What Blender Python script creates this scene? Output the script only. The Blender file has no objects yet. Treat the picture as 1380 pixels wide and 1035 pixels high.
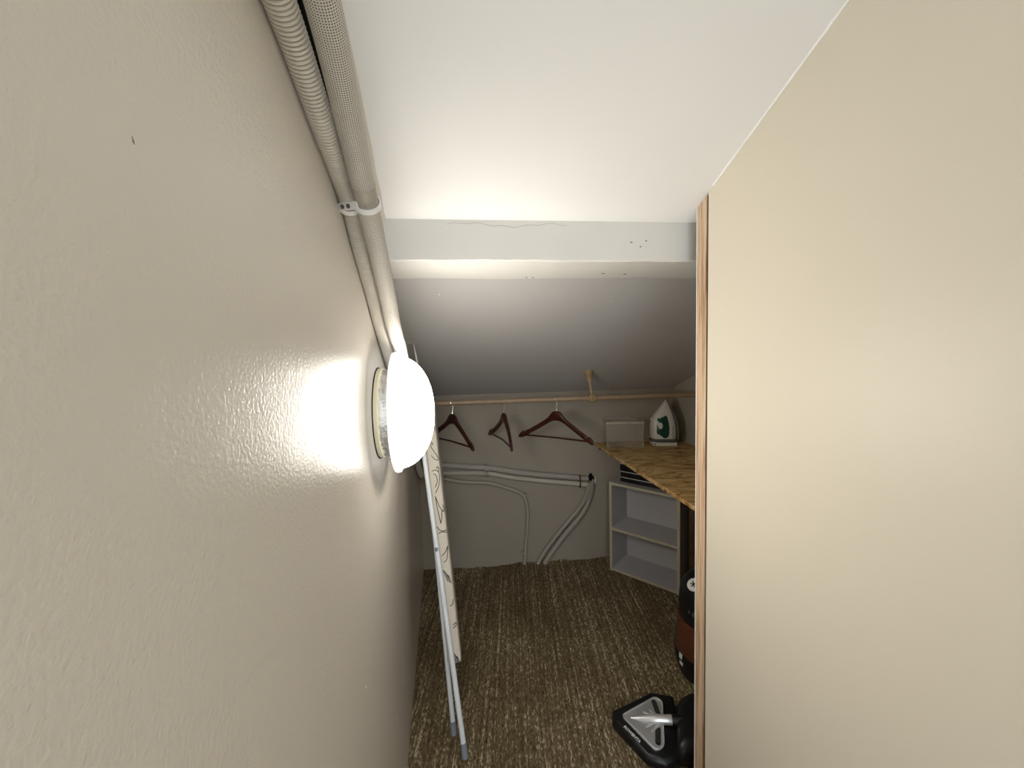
import bpy, bmesh, math, random
import numpy as np
from math import sin, cos, pi, radians, sqrt
from mathutils import Vector, Matrix

random.seed(7)
SC = bpy.context.scene
COL = SC.collection

# ------------------------------------------------------------------ camera
CAM_H = 1.25
PITCH, ROLL, FPX = radians(3.5), radians(1.4), 518.0
cam_d = bpy.data.cameras.new('camera')
cam_d.sensor_width = 36.0
cam_d.lens = FPX / 1380.0 * 36.0
cam_d.clip_start = 0.01
cam = bpy.data.objects.new('camera', cam_d)
COL.objects.link(cam)
_f = Vector((0, cos(PITCH), -sin(PITCH)))
_u = Vector((0, sin(PITCH), cos(PITCH)))
_x = Vector((1, 0, 0))
_r = _x * cos(ROLL) - _u * sin(ROLL)
_up = _x * sin(ROLL) + _u * cos(ROLL)
_m = Matrix(((_r.x, _up.x, -_f.x), (_r.y, _up.y, -_f.y), (_r.z, _up.z, -_f.z))).to_4x4()
_m.translation = Vector((0, 0, CAM_H))
cam.matrix_world = _m
SC.camera = cam

# ------------------------------------------------------------------ world, exposure
world = bpy.data.worlds.new('daylight')
SC.world = world
world.use_nodes = True
bg = world.node_tree.nodes['Background']
bg.inputs['Color'].default_value = (0.86, 0.93, 1.0, 1)
bg.inputs['Strength'].default_value = 2.9
SC.view_settings.view_transform = 'Standard'
SC.view_settings.look = 'None'
SC.view_settings.gamma = 1.0
SC.view_settings.use_curve_mapping = False
SC.view_settings.exposure = 0.22
LAMP_STRENGTH = 23.0

# ------------------------------------------------------------------ room frame (metres)
NB = Vector((-0.102, 0.995, 0)); NB.normalize()      # into-wall direction of the back wall
DB = 2.275
KB = Vector((NB.y, -NB.x, 0))                        # along the back wall, to the right
NW = Vector((0.9837, 0.18, 0)); NW.normalize()       # left wall normal, into the room
DW = -0.1456
EW = Vector((-NW.y, NW.x, 0))                        # along the left wall, away from the camera
SL = 0.42
DC = 1.055 + SL * DB
def ceil_z(x, y): return DC - SL * (NB.x * x + NB.y * y)
def on_left(s, off, z): p = NW * (DW + off) + EW * s; return Vector((p.x, p.y, z))
def on_back(k, off, z): p = NB * (DB - off) + KB * k; return Vector((p.x, p.y, z))
def back_xy(x, off=0.0): return (DB - off - NB.x * x) / NB.y
def right_wall_x(y): return 0.478 - 0.125 * (y - 0.938)
def recess_x(y): return 1.0 - 0.2 * (y - 2.39)

# ------------------------------------------------------------------ material helpers
def srgb(r, g, b):
    f = lambda c: (c / 255) / 12.92 if c / 255 <= 0.04045 else ((c / 255 + 0.055) / 1.055) ** 2.4
    return (f(r), f(g), f(b), 1)
def new_mat(name):
    m = bpy.data.materials.new(name); m.use_nodes = True
    nt = m.node_tree
    return m, nt, nt.nodes['Principled BSDF']
def nd(nt, t, **kw):
    n = nt.nodes.new(t)
    for k, v in kw.items():
        if k in n.inputs.keys(): n.inputs[k].default_value = v
        else: setattr(n, k, v)
    return n
def ramp(nt, fac, stops):
    r = nt.nodes.new('ShaderNodeValToRGB')
    el = r.color_ramp.elements
    while len(el) < len(stops): el.new(0.5)
    for e, (p, c) in zip(el, stops): e.position = p; e.color = c
    nt.links.new(fac, r.inputs['Fac'])
    return r.outputs['Color']
def coords(nt, scale=(1, 1, 1), rot=(0, 0, 0), kind='Object'):
    tc = nt.nodes.new('ShaderNodeTexCoord'); mp = nt.nodes.new('ShaderNodeMapping')
    mp.inputs['Scale'].default_value = scale; mp.inputs['Rotation'].default_value = rot
    nt.links.new(tc.outputs[kind], mp.inputs['Vector'])
    return mp.outputs['Vector']
def noise(nt, vec, scale, detail=3, rough=0.5, dist=0.0):
    n = nd(nt, 'ShaderNodeTexNoise')
    n.inputs['Scale'].default_value = scale; n.inputs['Detail'].default_value = detail
    n.inputs['Roughness'].default_value = rough; n.inputs['Distortion'].default_value = dist
    nt.links.new(vec, n.inputs['Vector'])
    return n.outputs['Fac']
def bump(nt, bsdf, h, strength, dist, prev=None):
    b = nt.nodes.new('ShaderNodeBump'); b.inputs['Strength'].default_value = strength
    b.inputs['Distance'].default_value = dist
    nt.links.new(h, b.inputs['Height'])
    if prev is not None: nt.links.new(prev, b.inputs['Normal'])
    nt.links.new(b.outputs['Normal'], bsdf.inputs['Normal'])
    return b.outputs['Normal']
def simple(name, col, rough=0.5, metal=0.0, spec=0.5, var=0.0, vscale=20, bstr=0.0, bscale=200, bdist=0.001):
    m, nt, b = new_mat(name)
    b.inputs['Base Color'].default_value = col
    b.inputs['Roughness'].default_value = rough
    b.inputs['Metallic'].default_value = metal
    b.inputs['Specular IOR Level'].default_value = spec
    v = coords(nt)
    if var:
        f = noise(nt, v, vscale, 4)
        lo = tuple(c * (1 - var) for c in col[:3]) + (1,); hi = tuple(min(1, c * (1 + var)) for c in col[:3]) + (1,)
        nt.links.new(ramp(nt, f, [(0.3, lo), (0.7, hi)]), b.inputs['Base Color'])
    if bstr: bump(nt, b, noise(nt, v, bscale, 2), bstr, bdist)
    return m

M = {}
def paint(name, col, rough, s1, st1, d1, spec=0.5, var=0.03):
    m, nt, b = new_mat(name)
    v = coords(nt)
    f = noise(nt, v, 3.0, 3)
    nt.links.new(ramp(nt, f, [(0.3, tuple(c * (1 - var) for c in col[:3]) + (1,)), (0.7, col)]), b.inputs['Base Color'])
    b.inputs['Roughness'].default_value = rough
    b.inputs['Specular IOR Level'].default_value = spec
    n1 = bump(nt, b, noise(nt, v, s1, 2.5, 0.55), st1, d1)
    bump(nt, b, noise(nt, v, 9, 2), 0.25, 0.004, n1)
    return m
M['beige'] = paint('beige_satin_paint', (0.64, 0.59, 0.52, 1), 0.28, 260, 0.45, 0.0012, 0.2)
M['beige_r'] = paint('beige_panel_paint', (0.70, 0.645, 0.535, 1), 0.45, 500, 0.25, 0.0005, 0.4, 0.02)
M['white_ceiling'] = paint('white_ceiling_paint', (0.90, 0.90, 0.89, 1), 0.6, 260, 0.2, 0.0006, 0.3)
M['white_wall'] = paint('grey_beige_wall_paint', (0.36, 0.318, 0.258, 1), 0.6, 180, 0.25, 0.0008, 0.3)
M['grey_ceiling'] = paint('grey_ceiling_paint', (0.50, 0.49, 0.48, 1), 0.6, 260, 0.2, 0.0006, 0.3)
M['beam'] = paint('beam_paint', (0.72, 0.71, 0.67, 1), 0.55, 120, 0.3, 0.001, 0.3)
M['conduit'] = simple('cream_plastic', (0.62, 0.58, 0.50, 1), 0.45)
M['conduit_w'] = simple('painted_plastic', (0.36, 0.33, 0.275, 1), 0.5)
M['black'] = simple('black_plastic', (0.006, 0.006, 0.007, 1), 0.4)
M['black_rubber'] = simple('black_rubber', (0.004, 0.004, 0.004, 1), 0.8, spec=0.2)
M['chrome'] = simple('chrome', (0.85, 0.85, 0.86, 1), 0.25, 0.85)
M['rod'] = simple('tan_wood_rod', (0.33, 0.235, 0.145, 1), 0.45, var=0.1, vscale=30)
M['bracket'] = simple('tan_bracket_plastic', (0.33, 0.24, 0.125, 1), 0.35)
M['tube_white'] = simple('white_enamelled_tube', (0.70, 0.74, 0.78, 1), 0.35)
M['grey_rubber'] = simple('grey_rubber', (0.22, 0.25, 0.30, 1), 0.7)
M['cover'] = simple('cream_cotton_cover', (0.60, 0.55, 0.47, 1), 0.85, spec=0.1, bstr=0.2, bscale=900, bdist=0.0004)
M['ink'] = simple('dark_ink', (0.012, 0.011, 0.014, 1), 0.7)
M['melamine'] = simple('white_melamine', (0.50, 0.485, 0.49, 1), 0.4)
M['edge'] = simple('cream_edge_band', (0.52, 0.47, 0.35, 1), 0.5)
M['green'] = simple('dark_green_plastic', (0.008, 0.055, 0.036, 1), 0.25)
M['iron_white'] = simple('ivory_white_plastic', (0.62, 0.60, 0.54, 1), 0.3)
M['steel'] = simple('steel_soleplate', (0.45, 0.45, 0.46, 1), 0.3, 1.0)
M['dark_grey'] = simple('dark_grey_plastic', (0.09, 0.085, 0.08, 1), 0.45)
M['silver'] = simple('silver_plastic', (0.50, 0.50, 0.50, 1), 0.32, 0.45)
M['bright_silver'] = simple('bright_silver_plastic', (0.72, 0.72, 0.72, 1), 0.22, 0.5)
M['badge'] = simple('white_badge', (0.8, 0.8, 0.78, 1), 0.4)
M['brown_panel'] = simple('dark_brown_wood', (0.095, 0.050, 0.025, 1), 0.55, var=0.25, vscale=25)
M['plaster'] = simple('plaster', (0.7, 0.68, 0.63, 1), 0.8, bstr=0.4, bscale=120, bdist=0.002)
M['lamp_base'] = simple('cream_lamp_base', (0.75, 0.68, 0.48, 1), 0.5)
M['chip'] = simple('white_paint_chip', (0.9, 0.9, 0.88, 1), 0.6)
M['speck'] = simple('dark_scuff', (0.16, 0.14, 0.11, 1), 0.8)

def m_foil():
    m, nt, b = new_mat('crinkled_foil_tape')
    b.inputs['Base Color'].default_value = (0.55, 0.54, 0.50, 1); b.inputs['Metallic'].default_value = 0.85
    b.inputs['Roughness'].default_value = 0.38
    bump(nt, b, noise(nt, coords(nt), 90, 4), 0.8, 0.004)
    return m
M['foil'] = m_foil()

def m_mesh_sleeve():
    m, nt, b = new_mat('woven_mesh_sleeve')
    tc = nt.nodes.new('ShaderNodeTexCoord'); sp = nt.nodes.new('ShaderNodeSeparateXYZ')
    nt.links.new(tc.outputs['UV'], sp.inputs[0])
    def saw(out, k):
        a = nd(nt, 'ShaderNodeMath', operation='MULTIPLY'); nt.links.new(out, a.inputs[0]); a.inputs[1].default_value = k * 2 * pi
        s = nd(nt, 'ShaderNodeMath', operation='SINE'); nt.links.new(a.outputs[0], s.inputs[0])
        return s.outputs[0]
    s1 = saw(sp.outputs['X'], 1 / 0.0025); s2 = saw(sp.outputs['Y'], 40)
    mn = nd(nt, 'ShaderNodeMath', operation='MINIMUM'); nt.links.new(s1, mn.inputs[0]); nt.links.new(s2, mn.inputs[1])
    hf = nd(nt, 'ShaderNodeMath', operation='MULTIPLY_ADD'); nt.links.new(mn.outputs[0], hf.inputs[0]); hf.inputs[1].default_value = 0.5; hf.inputs[2].default_value = 0.5
    c = ramp(nt, hf.outputs[0], [(0.38, (0.64, 0.60, 0.53, 1)), (0.60, (0.10, 0.085, 0.07, 1))])
    nt.links.new(c, b.inputs['Base Color'])
    b.inputs['Roughness'].default_value = 0.55
    iv = nd(nt, 'ShaderNodeMath', operation='MULTIPLY'); nt.links.new(mn.outputs[0], iv.inputs[0]); iv.inputs[1].default_value = -1
    bump(nt, b, iv.outputs[0], 0.6, 0.0012)
    return m
M['sleeve'] = m_mesh_sleeve()

def m_wood():
    m, nt, b = new_mat('raw_pine')
    v = coords(nt, (1, 1, 0.02))
    f = noise(nt, v, 330, 4, 0.6, 0.6)
    v2 = coords(nt, (1, 1, 0.02))
    f2 = noise(nt, v2, 170, 2, 0.5, 0.4)
    mx = nd(nt, 'ShaderNodeMix'); mx.data_type = 'FLOAT'; mx.inputs[0].default_value = 0.5
    nt.links.new(f, mx.inputs[2]); nt.links.new(f2, mx.inputs[3])
    nt.links.new(ramp(nt, mx.outputs[0], [(0.40, (0.30, 0.175, 0.09, 1)), (0.47, (0.50, 0.34, 0.215, 1)), (0.55, (0.62, 0.46, 0.32, 1))]), b.inputs['Base Color'])
    b.inputs['Roughness'].default_value = 0.55
    return m
M['pine'] = m_wood()

def m_mahogany():
    m, nt, b = new_mat('mahogany_varnish')
    v = coords(nt, (0.3, 1, 1))
    nt.links.new(ramp(nt, noise(nt, v, 70, 3), [(0.3, (0.026, 0.006, 0.005, 1)), (0.7, (0.062, 0.013, 0.008, 1))]), b.inputs['Base Color'])
    b.inputs['Roughness'].default_value = 0.3
    return m
M['mahogany'] = m_mahogany()

def m_osb():
    m, nt, b = new_mat('oriented_strand_board')
    tcv = coords(nt)
    # per-flake colour: two layers of long voronoi flakes, mixed by a noise mask
    def flakes(rot, sc):
        v = coords(nt, sc, (0, 0, rot))
        dn = nd(nt, 'ShaderNodeTexNoise'); dn.inputs['Scale'].default_value = 1.2; dn.inputs['Detail'].default_value = 2
        nt.links.new(v, dn.inputs['Vector'])
        ad = nd(nt, 'ShaderNodeVectorMath', operation='MULTIPLY_ADD')
        nt.links.new(dn.outputs['Color'], ad.inputs[0]); ad.inputs[1].default_value = (0.9, 0.9, 0.9); nt.links.new(v, ad.inputs[2])
        vo = nd(nt, 'ShaderNodeTexVoronoi'); vo.inputs['Scale'].default_value = 1.0
        nt.links.new(ad.outputs[0], vo.inputs['Vector'])
        bw = nt.nodes.new('ShaderNodeRGBToBW'); nt.links.new(vo.outputs['Color'], bw.inputs[0])
        return bw.outputs[0]
    a = flakes(0.35, (14, 52, 60)); c = flakes(-0.5, (17, 60, 60))
    mask = noise(nt, tcv, 14, 2)
    st = ramp(nt, mask, [(0.47, (0, 0, 0, 1)), (0.53, (1, 1, 1, 1))])
    mx = nd(nt, 'ShaderNodeMix'); mx.data_type = 'FLOAT'
    nt.links.new(st, mx.inputs[0]); nt.links.new(a, mx.inputs[2]); nt.links.new(c, mx.inputs[3])
    fine = noise(nt, coords(nt, (40, 260, 100), (0, 0, 0.3)), 1.0, 3)
    ad = nd(nt, 'ShaderNodeMath', operation='MULTIPLY_ADD'); nt.links.new(fine, ad.inputs[0]); ad.inputs[1].default_value = 0.45
    nt.links.new(mx.outputs[0], ad.inputs[2])
    nt.links.new(ramp(nt, ad.outputs[0], [(0.30, (0.12, 0.05, 0.012, 1)), (0.42, (0.33, 0.172, 0.052, 1)), (0.70, (0.48, 0.295, 0.105, 1)), (1.0, (0.62, 0.44, 0.20, 1))]), b.inputs['Base Color'])
    b.inputs['Roughness'].default_value = 0.6
    bump(nt, b, ad.outputs[0], 0.25, 0.001)
    return m
M['osb'] = m_osb()

def m_carpet():
    m, nt, b = new_mat('woven_seagrass_carpet')
    ang = math.atan2(EW.x, EW.y)              # weave runs parallel to the left wall
    R = (0, 0, ang)
    streak = noise(nt, coords(nt, (105, 1.6, 1), R), 1.0, 4, 0.6)
    knots = nd(nt, 'ShaderNodeTexVoronoi'); knots.inputs['Scale'].default_value = 1.0; knots.inputs['Randomness'].default_value = 0.8
    nt.links.new(coords(nt, (240, 100, 1), R), knots.inputs['Vector'])
    kb = nt.nodes.new('ShaderNodeRGBToBW'); nt.links.new(knots.outputs['Color'], kb.inputs[0])
    big = noise(nt, coords(nt, (1, 1, 1), R), 3.5, 3)
    a = nd(nt, 'ShaderNodeMath', operation='MULTIPLY_ADD'); nt.links.new(streak, a.inputs[0]); a.inputs[1].default_value = 0.75
    k2 = nd(nt, 'ShaderNodeMath', operation='MULTIPLY'); nt.links.new(kb.outputs[0], k2.inputs[0]); k2.inputs[1].default_value = 0.42
    nt.links.new(k2.outputs[0], a.inputs[2])
    a2 = nd(nt, 'ShaderNodeMath', operation='MULTIPLY_ADD'); nt.links.new(big, a2.inputs[0]); a2.inputs[1].default_value = 0.25
    nt.links.new(a.outputs[0], a2.inputs[2])
    nt.links.new(ramp(nt, a2.outputs[0], [(0.40, (0.030, 0.019, 0.008, 1)), (0.60, (0.118, 0.084, 0.042, 1)), (0.80, (0.205, 0.154, 0.083, 1)), (0.93, (0.55, 0.47, 0.31, 1))]), b.inputs['Base Color'])
    b.inputs['Roughness'].default_value = 0.75
    b.inputs['Specular IOR Level'].default_value = 0.25
    sub = nd(nt, 'ShaderNodeMath', operation='SUBTRACT'); sub.inputs[0].default_value = 1.0
    nt.links.new(knots.outputs['Distance'], sub.inputs[1])
    n1 = bump(nt, b, sub.outputs[0], 0.9, 0.004)
    bump(nt, b, streak, 0.5, 0.004, n1)
    return m
M['carpet'] = m_carpet()

def m_clear(name, alpha):
    m, nt, b = new_mat(name)
    b.inputs['Base Color'].default_value = (0.75, 0.68, 0.55, 1)
    b.inputs['Roughness'].default_value = 0.25
    b.inputs['Alpha'].default_value = alpha
    return m
M['clear'] = m_clear('clear_plastic', 0.10)
M['clear_edge'] = m_clear('clear_plastic_edge', 0.38)
def m_dustbin():
    m, nt, b = new_mat('smoked_brown_plastic')
    b.inputs['Base Color'].default_value = (0.11, 0.032, 0.016, 1)
    b.inputs['Roughness'].default_value = 0.15
    b.inputs['Coat Weight'].default_value = 0.5
    return m
M['dustbin'] = m_dustbin()
def m_glow(name, strength):
    m, nt, b = new_mat(name)
    b.inputs['Base Color'].default_value = (0.85, 0.88, 0.9, 1)
    b.inputs['Roughness'].default_value = 0.25
    b.inputs['Emission Color'].default_value = (1.0, 0.945, 0.86, 1)
    b.inputs['Emission Strength'].default_value = strength
    return m
M['glow'] = m_glow('lit_opal_glass', LAMP_STRENGTH)
M['rim_glass'] = m_glow('thick_opal_rim', LAMP_STRENGTH * 0.035)
M['rim_glass'].node_tree.nodes['Principled BSDF'].inputs['Emission Color'].default_value = (0.93, 0.96, 1.0, 1)

# ------------------------------------------------------------------ mesh helpers
class MB:
    def __init__(s): s.v = []; s.f = []; s.uv = {}
    def add(s, vs, fs, uvs=None):
        o = len(s.v); s.v += [tuple(v) for v in vs]
        for i, f in enumerate(fs):
            s.f.append(tuple(o + k for k in f))
            if uvs: s.uv[len(s.f) - 1] = uvs[i]
        return s
    def hexa(s, p):            # 8 points: bottom 4 (ccw), top 4
        return s.add(p, [(3, 2, 1, 0), (4, 5, 6, 7), (0, 1, 5, 4), (1, 2, 6, 5), (2, 3, 7, 6), (3, 0, 4, 7)])
    def box(s, c, sx, sy, sz, ax=None):
        c = Vector(c); ax = ax or (Vector((1, 0, 0)), Vector((0, 1, 0)), Vector((0, 0, 1)))
        P = []
        for k in (-1, 1):
            for i, j in ((-1, -1), (1, -1), (1, 1), (-1, 1)):
                P.append(c + ax[0] * (i * sx / 2) + ax[1] * (j * sy / 2) + ax[2] * (k * sz / 2))
        return s.hexa(P)
    def prism(s, poly, d):     # poly: list of Vector; d: extrusion vector
        n = len(poly); d = Vector(d)
        vs = [Vector(p) for p in poly] + [Vector(p) + d for p in poly]
        fs = [tuple(range(n - 1, -1, -1)), tuple(range(n, 2 * n))]
        fs += [(i, (i + 1) % n, n + (i + 1) % n, n + i) for i in range(n)]
        return s.add(vs, fs)
    def tube(s, path, r, seg=12, caps=True):
        P = [Vector(p) for p in path]; n = len(P)
        rr = r if callable(r) else (lambda i, L: r)
        T = [(P[min(i + 1, n - 1)] - P[max(i - 1, 0)]).normalized() for i in range(n)]
        a = Vector((0, 0, 1)) if abs(T[0].z) < 0.9 else Vector((1, 0, 0))
        N = (a - T[0] * a.dot(T[0])).normalized()
        vs = []; L = 0; Ls = []
        for i in range(n):
            if i:
                L += (P[i] - P[i - 1]).length
                N = (N - T[i] * N.dot(T[i])).normalized()
            Ls.append(L)
            B = T[i].cross(N); q = rr(i, L)
            for k in range(seg):
                t = 2 * pi * k / seg
                vs.append(P[i] + (N * cos(t) + B * sin(t)) * q)
        fs = []; uv = []
        for i in range(n - 1):
            for k in range(seg):
                k2 = (k + 1) % seg
                fs.append((i * seg + k, i * seg + k2, (i + 1) * seg + k2, (i + 1) * seg + k))
                uv.append(((Ls[i], k / seg), (Ls[i], (k + 1) / seg), (Ls[i + 1], (k + 1) / seg), (Ls[i + 1], k / seg)))
        if caps:
            fs.append(tuple(range(seg - 1, -1, -1))); uv.append([(0, 0)] * seg)
            fs.append(tuple((n - 1) * seg + k for k in range(seg))); uv.append([(0, 0)] * seg)
        return s.add(vs, fs, uv)
    def lathe(s, c, axis, prof, seg=48, up=None, caps=True):   # prof: (radius, height)
        axis = Vector(axis).normalized(); c = Vector(c)
        a = Vector(up) if up else (Vector((0, 0, 1)) if abs(axis.z) < 0.9 else Vector((1, 0, 0)))
        N = (a - axis * a.dot(axis)).normalized(); B = axis.cross(N)
        vs = []
        for (r, h) in prof:
            for k in range(seg):
                t = 2 * pi * k / seg
                vs.append(c + axis * h + (N * cos(t) + B * sin(t)) * max(r, 1e-5))
        fs = []
        for i in range(len(prof) - 1):
            for k in range(seg):
                k2 = (k + 1) % seg
                fs.append((i * seg + k, i * seg + k2, (i + 1) * seg + k2, (i + 1) * seg + k))
        if caps:
            fs.append(tuple(range(seg - 1, -1, -1)))
            fs.append(tuple((len(prof) - 1) * seg + k for k in range(seg)))
        return s.add(vs, fs)
    def build(s, name, mat, parent=None, smooth=False, bevel=0.0, bseg=2, angle=40):
        me = bpy.data.meshes.new(name)
        # every object's origin sits at the bottom centre of its own mesh
        me.from_pydata([tuple(v) for v in s.v], [], s.f)
        if s.uv:
            ul = me.uv_layers.new(name='UVMap')
            for i, p in enumerate(me.polygons):
                if i in s.uv:
                    for li, w in zip(p.loop_indices, s.uv[i]): ul.data[li].uv = w
        bm = bmesh.new(); bm.from_mesh(me)
        bmesh.ops.recalc_face_normals(bm, faces=bm.faces[:])
        if bevel:
            ed = [e for e in bm.edges if len(e.link_faces) == 2 and e.calc_face_angle(0) > radians(30)]
            bmesh.ops.bevel(bm, geom=ed, offset=bevel, segments=bseg, affect='EDGES', profile=0.5, clamp_overlap=True)
        for f in bm.faces: f.smooth = smooth or bool(bevel)
        for e in bm.edges:
            if len(e.link_faces) == 2 and e.calc_face_angle(0) > radians(angle): e.smooth = False
        bm.to_mesh(me); bm.free()
        me.materials.append(M[mat])
        o = bpy.data.objects.new(name, me); COL.objects.link(o)
        if parent is not None:
            o.parent = parent
            o.matrix_parent_inverse = parent.matrix_world.inverted() if False else Matrix.Translation(-parent.location)
        return o
def tag(o, label, cat, group=None):
    o['label'] = label; o['category'] = cat
    if group: o['group'] = group
    return o
def struct(o, label=None):
    o['kind'] = 'structure'
    if label: o['label'] = label
    return o
def thing(name, loc, label, cat, group=None):
    o = bpy.data.objects.new(name, None); COL.objects.link(o); o.location = Vector(loc); o.empty_display_size = 0.05
    return tag(o, label, cat, group)
def smooth_path(pts, step=0.01):
    P = [Vector(p) for p in pts]; P = [P[0] * 2 - P[1]] + P + [P[-1] * 2 - P[-2]]
    out = []
    for i in range(1, len(P) - 2):
        p0, p1, p2, p3 = P[i - 1:i + 3]
        n = max(2, int((p2 - p1).length / step))
        for k in range(n):
            t = k / n
            out.append(0.5 * ((2 * p1) + (p2 - p0) * t + (2 * p0 - 5 * p1 + 4 * p2 - p3) * t * t + (3 * p1 - p0 - 3 * p2 + p3) * t ** 3))
    out.append(P[-2])
    return out
def resample(path, step):
    A_ = np.array([tuple(p) for p in path]); d = np.concatenate([[0], np.cumsum(np.linalg.norm(np.diff(A_, axis=0), axis=1))])
    t = np.arange(0, d[-1], step)
    return [Vector((np.interp(q, d, A_[:, 0]), np.interp(q, d, A_[:, 1]), np.interp(q, d, A_[:, 2]))) for q in t]
X, Y, Z = Vector((1, 0, 0)), Vector((0, 1, 0)), Vector((0, 0, 1))

# ================================================================== THE ROOM
Y0 = -0.80                                               # the corridor opens into a daylit room behind the camera
# floor: woven carpet whose far border curls unevenly up the back wall
def build_floor():
    mb = MB(); nx, rows = 120, []
    x0, x1 = -0.75, 2.0
    for j, off in enumerate([None, 1.2, 0.5, 0.2, 0.05, 0.012, 0.001]):
        row = []
        for i in range(nx + 1):
            x = x0 + (x1 - x0) * i / nx
            if off is None: y, z = Y0 - 2.0, 0.0
            else:
                y = back_xy(x, off)
                w = 0.006 + 0.006 * sin(x * 9.3 + 0.6) + 0.004 * sin(x * 23 + 1.0) + 0.003 * sin(x * 51)
                if -0.46 < x < -0.30: w += 0.010 * (1 - abs(x + 0.38) / 0.08)
                z = max(0.0, w) * {0.001: 1.0, 0.012: 0.55, 0.05: 0.08}.get(off, 0.0)
            row.append((x, y, z))
        rows.append(row)
    vs = [p for r in rows for p in r]
    n = nx + 1
    fs = [(j * n + i, j * n + i + 1, (j + 1) * n + i + 1, (j + 1) * n + i) for j in range(len(rows) - 1) for i in range(nx)]
    mb.add(vs, fs)
    mb.hexa([(x0, Y0 - 2.0, -.06), (x1, Y0 - 2.0, -.06), (x1, back_xy(x1), -.06), (x0, back_xy(x0), -.06),
             (x0, Y0 - 2.0, -.001), (x1, Y0 - 2.0, -.001), (x1, back_xy(x1), -.001), (x0, back_xy(x0), -.001)])
    return mb.build('floor', 'carpet')
struct(build_floor(), 'brown woven seagrass carpet covering the whole closet floor')

def wall_between(name, a, b, n_out, th, z0, zf, mat):
    """vertical wall from a to b (xy), its visible face on that line, th thick along n_out; top follows zf(x, y)"""
    a = Vector((a[0], a[1], 0)); b = Vector((b[0], b[1], 0)); o = Vector(n_out) * th
    P = [a, b, b + o, a + o]
    lo = [Vector((p.x, p.y, z0 - 0.06)) for p in P]; hi = [Vector((p.x, p.y, zf(p.x, p.y))) for p in P]
    return MB().hexa(lo + hi).build(name, mat)
def top(x, y): return ceil_z(x, y) + 0.004
sL0 = (Y0 - NW.y * DW) / EW.y
cornerL = on_left(2.30, 0, 0)
wl = struct(wall_between('wall_left', on_left(sL0, 0, 0)[:2], cornerL[:2], -NW, 0.08, 0, top, 'beige'), 'long beige satin painted wall on the left')
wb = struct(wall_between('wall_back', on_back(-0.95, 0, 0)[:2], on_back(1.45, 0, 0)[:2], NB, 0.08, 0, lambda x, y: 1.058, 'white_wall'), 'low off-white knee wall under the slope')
PANEL_END = 0.938
wr = struct(wall_between('wall_right', (right_wall_x(Y0), Y0), (right_wall_x(PANEL_END), PANEL_END), (0.992, 0.124, 0), 0.04, 0, top, 'beige_r'), 'smooth beige partition panel on the right')
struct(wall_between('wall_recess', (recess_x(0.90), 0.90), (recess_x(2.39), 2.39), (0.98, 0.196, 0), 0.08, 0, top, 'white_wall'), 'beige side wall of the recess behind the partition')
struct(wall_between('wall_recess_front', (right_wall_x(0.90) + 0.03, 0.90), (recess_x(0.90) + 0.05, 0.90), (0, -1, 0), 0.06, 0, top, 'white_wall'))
# ceiling slab, sloping down to the back wall
def build_ceiling(name, d0, d1, mat):
    """slab between two distances measured square to the back wall"""
    q = [NB * d0 + KB * -0.75, NB * d0 + KB * 2.1, NB * d1 + KB * 2.1, NB * d1 + KB * -0.75]
    lo = [Vector((p.x, p.y, ceil_z(p.x, p.y))) for p in q]
    return MB().hexa(lo + [p + Z * 0.08 for p in lo]).build(name, mat)
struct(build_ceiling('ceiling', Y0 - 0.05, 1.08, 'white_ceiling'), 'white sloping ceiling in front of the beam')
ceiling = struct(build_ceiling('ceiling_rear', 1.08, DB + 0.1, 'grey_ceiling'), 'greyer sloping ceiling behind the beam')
# raw pine edge strip closing the end of the partition
def build_strip():
    mb = MB(); d = Vector((-0.124, 0.992, 0)); n = Vector((0.992, 0.124, 0))
    a = Vector((right_wall_x(PANEL_END), PANEL_END, 0)) + n * 0.002
    b = a + d * 0.0085
    def seg(p, q, off0, th):
        P = [p + n * off0, q + n * off0, q + n * th, p + n * th]
        return [Vector((v.x, v.y, 0)) for v in P] + [Vector((v.x, v.y, ceil_z(v.x, v.y) - 0.001)) for v in P]
    mb.hexa(seg(b, b + d * 0.0360, -0.002, 0.040))
    st = mb.build('trim_1', 'pine', bevel=0.0012, bseg=1)
    g = MB().hexa(seg(a, b, 0.016, 0.034)).build('groove', 'black_rubber', st)
    e = MB().hexa(seg(b + d * 0.0361, b + d * 0.0385, -0.0022, 0.039)).build('far_edge', 'chip', st)
    return st
struct(build_strip(), 'raw pine edge strip at the end of the right partition')
# beige plaster cove in the corner of left wall and ceiling
def build_cove():
    mb = MB(); R = []
    random.seed(3)
    ss = np.arange(sL0 + 0.05, 1.03, 0.05)
    for s in ss:
        w = 0.026 + random.uniform(-0.002, 0.002)
        p0 = on_left(s, 0.0005, 0); p1 = on_left(s, w, 0); 
        z0, z1 = ceil_z(p0.x, p0.y) - 0.0006, ceil_z(p1.x, p1.y) - 0.0006
        R.append([Vector((p0.x, p0.y, z0)), Vector((p1.x, p1.y, z1)), Vector((p1.x, p1.y, z1 - 0.002)), Vector((p0.x, p0.y, z0 - 0.022))])
    vs = [p for r in R for p in r]; fs = []
    for i in range(len(R) - 1):
        for k in range(4): fs.append((i * 4 + k, i * 4 + (k + 1) % 4, (i + 1) * 4 + (k + 1) % 4, (i + 1) * 4 + k))
    fs += [(3, 2, 1, 0), tuple((len(R) - 1) * 4 + k for k in range(4))]
    return mb.add(vs, fs).build('trim_2', 'beige', smooth=True)
struct(build_cove(), 'beige plaster cove where left wall meets the ceiling')

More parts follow.
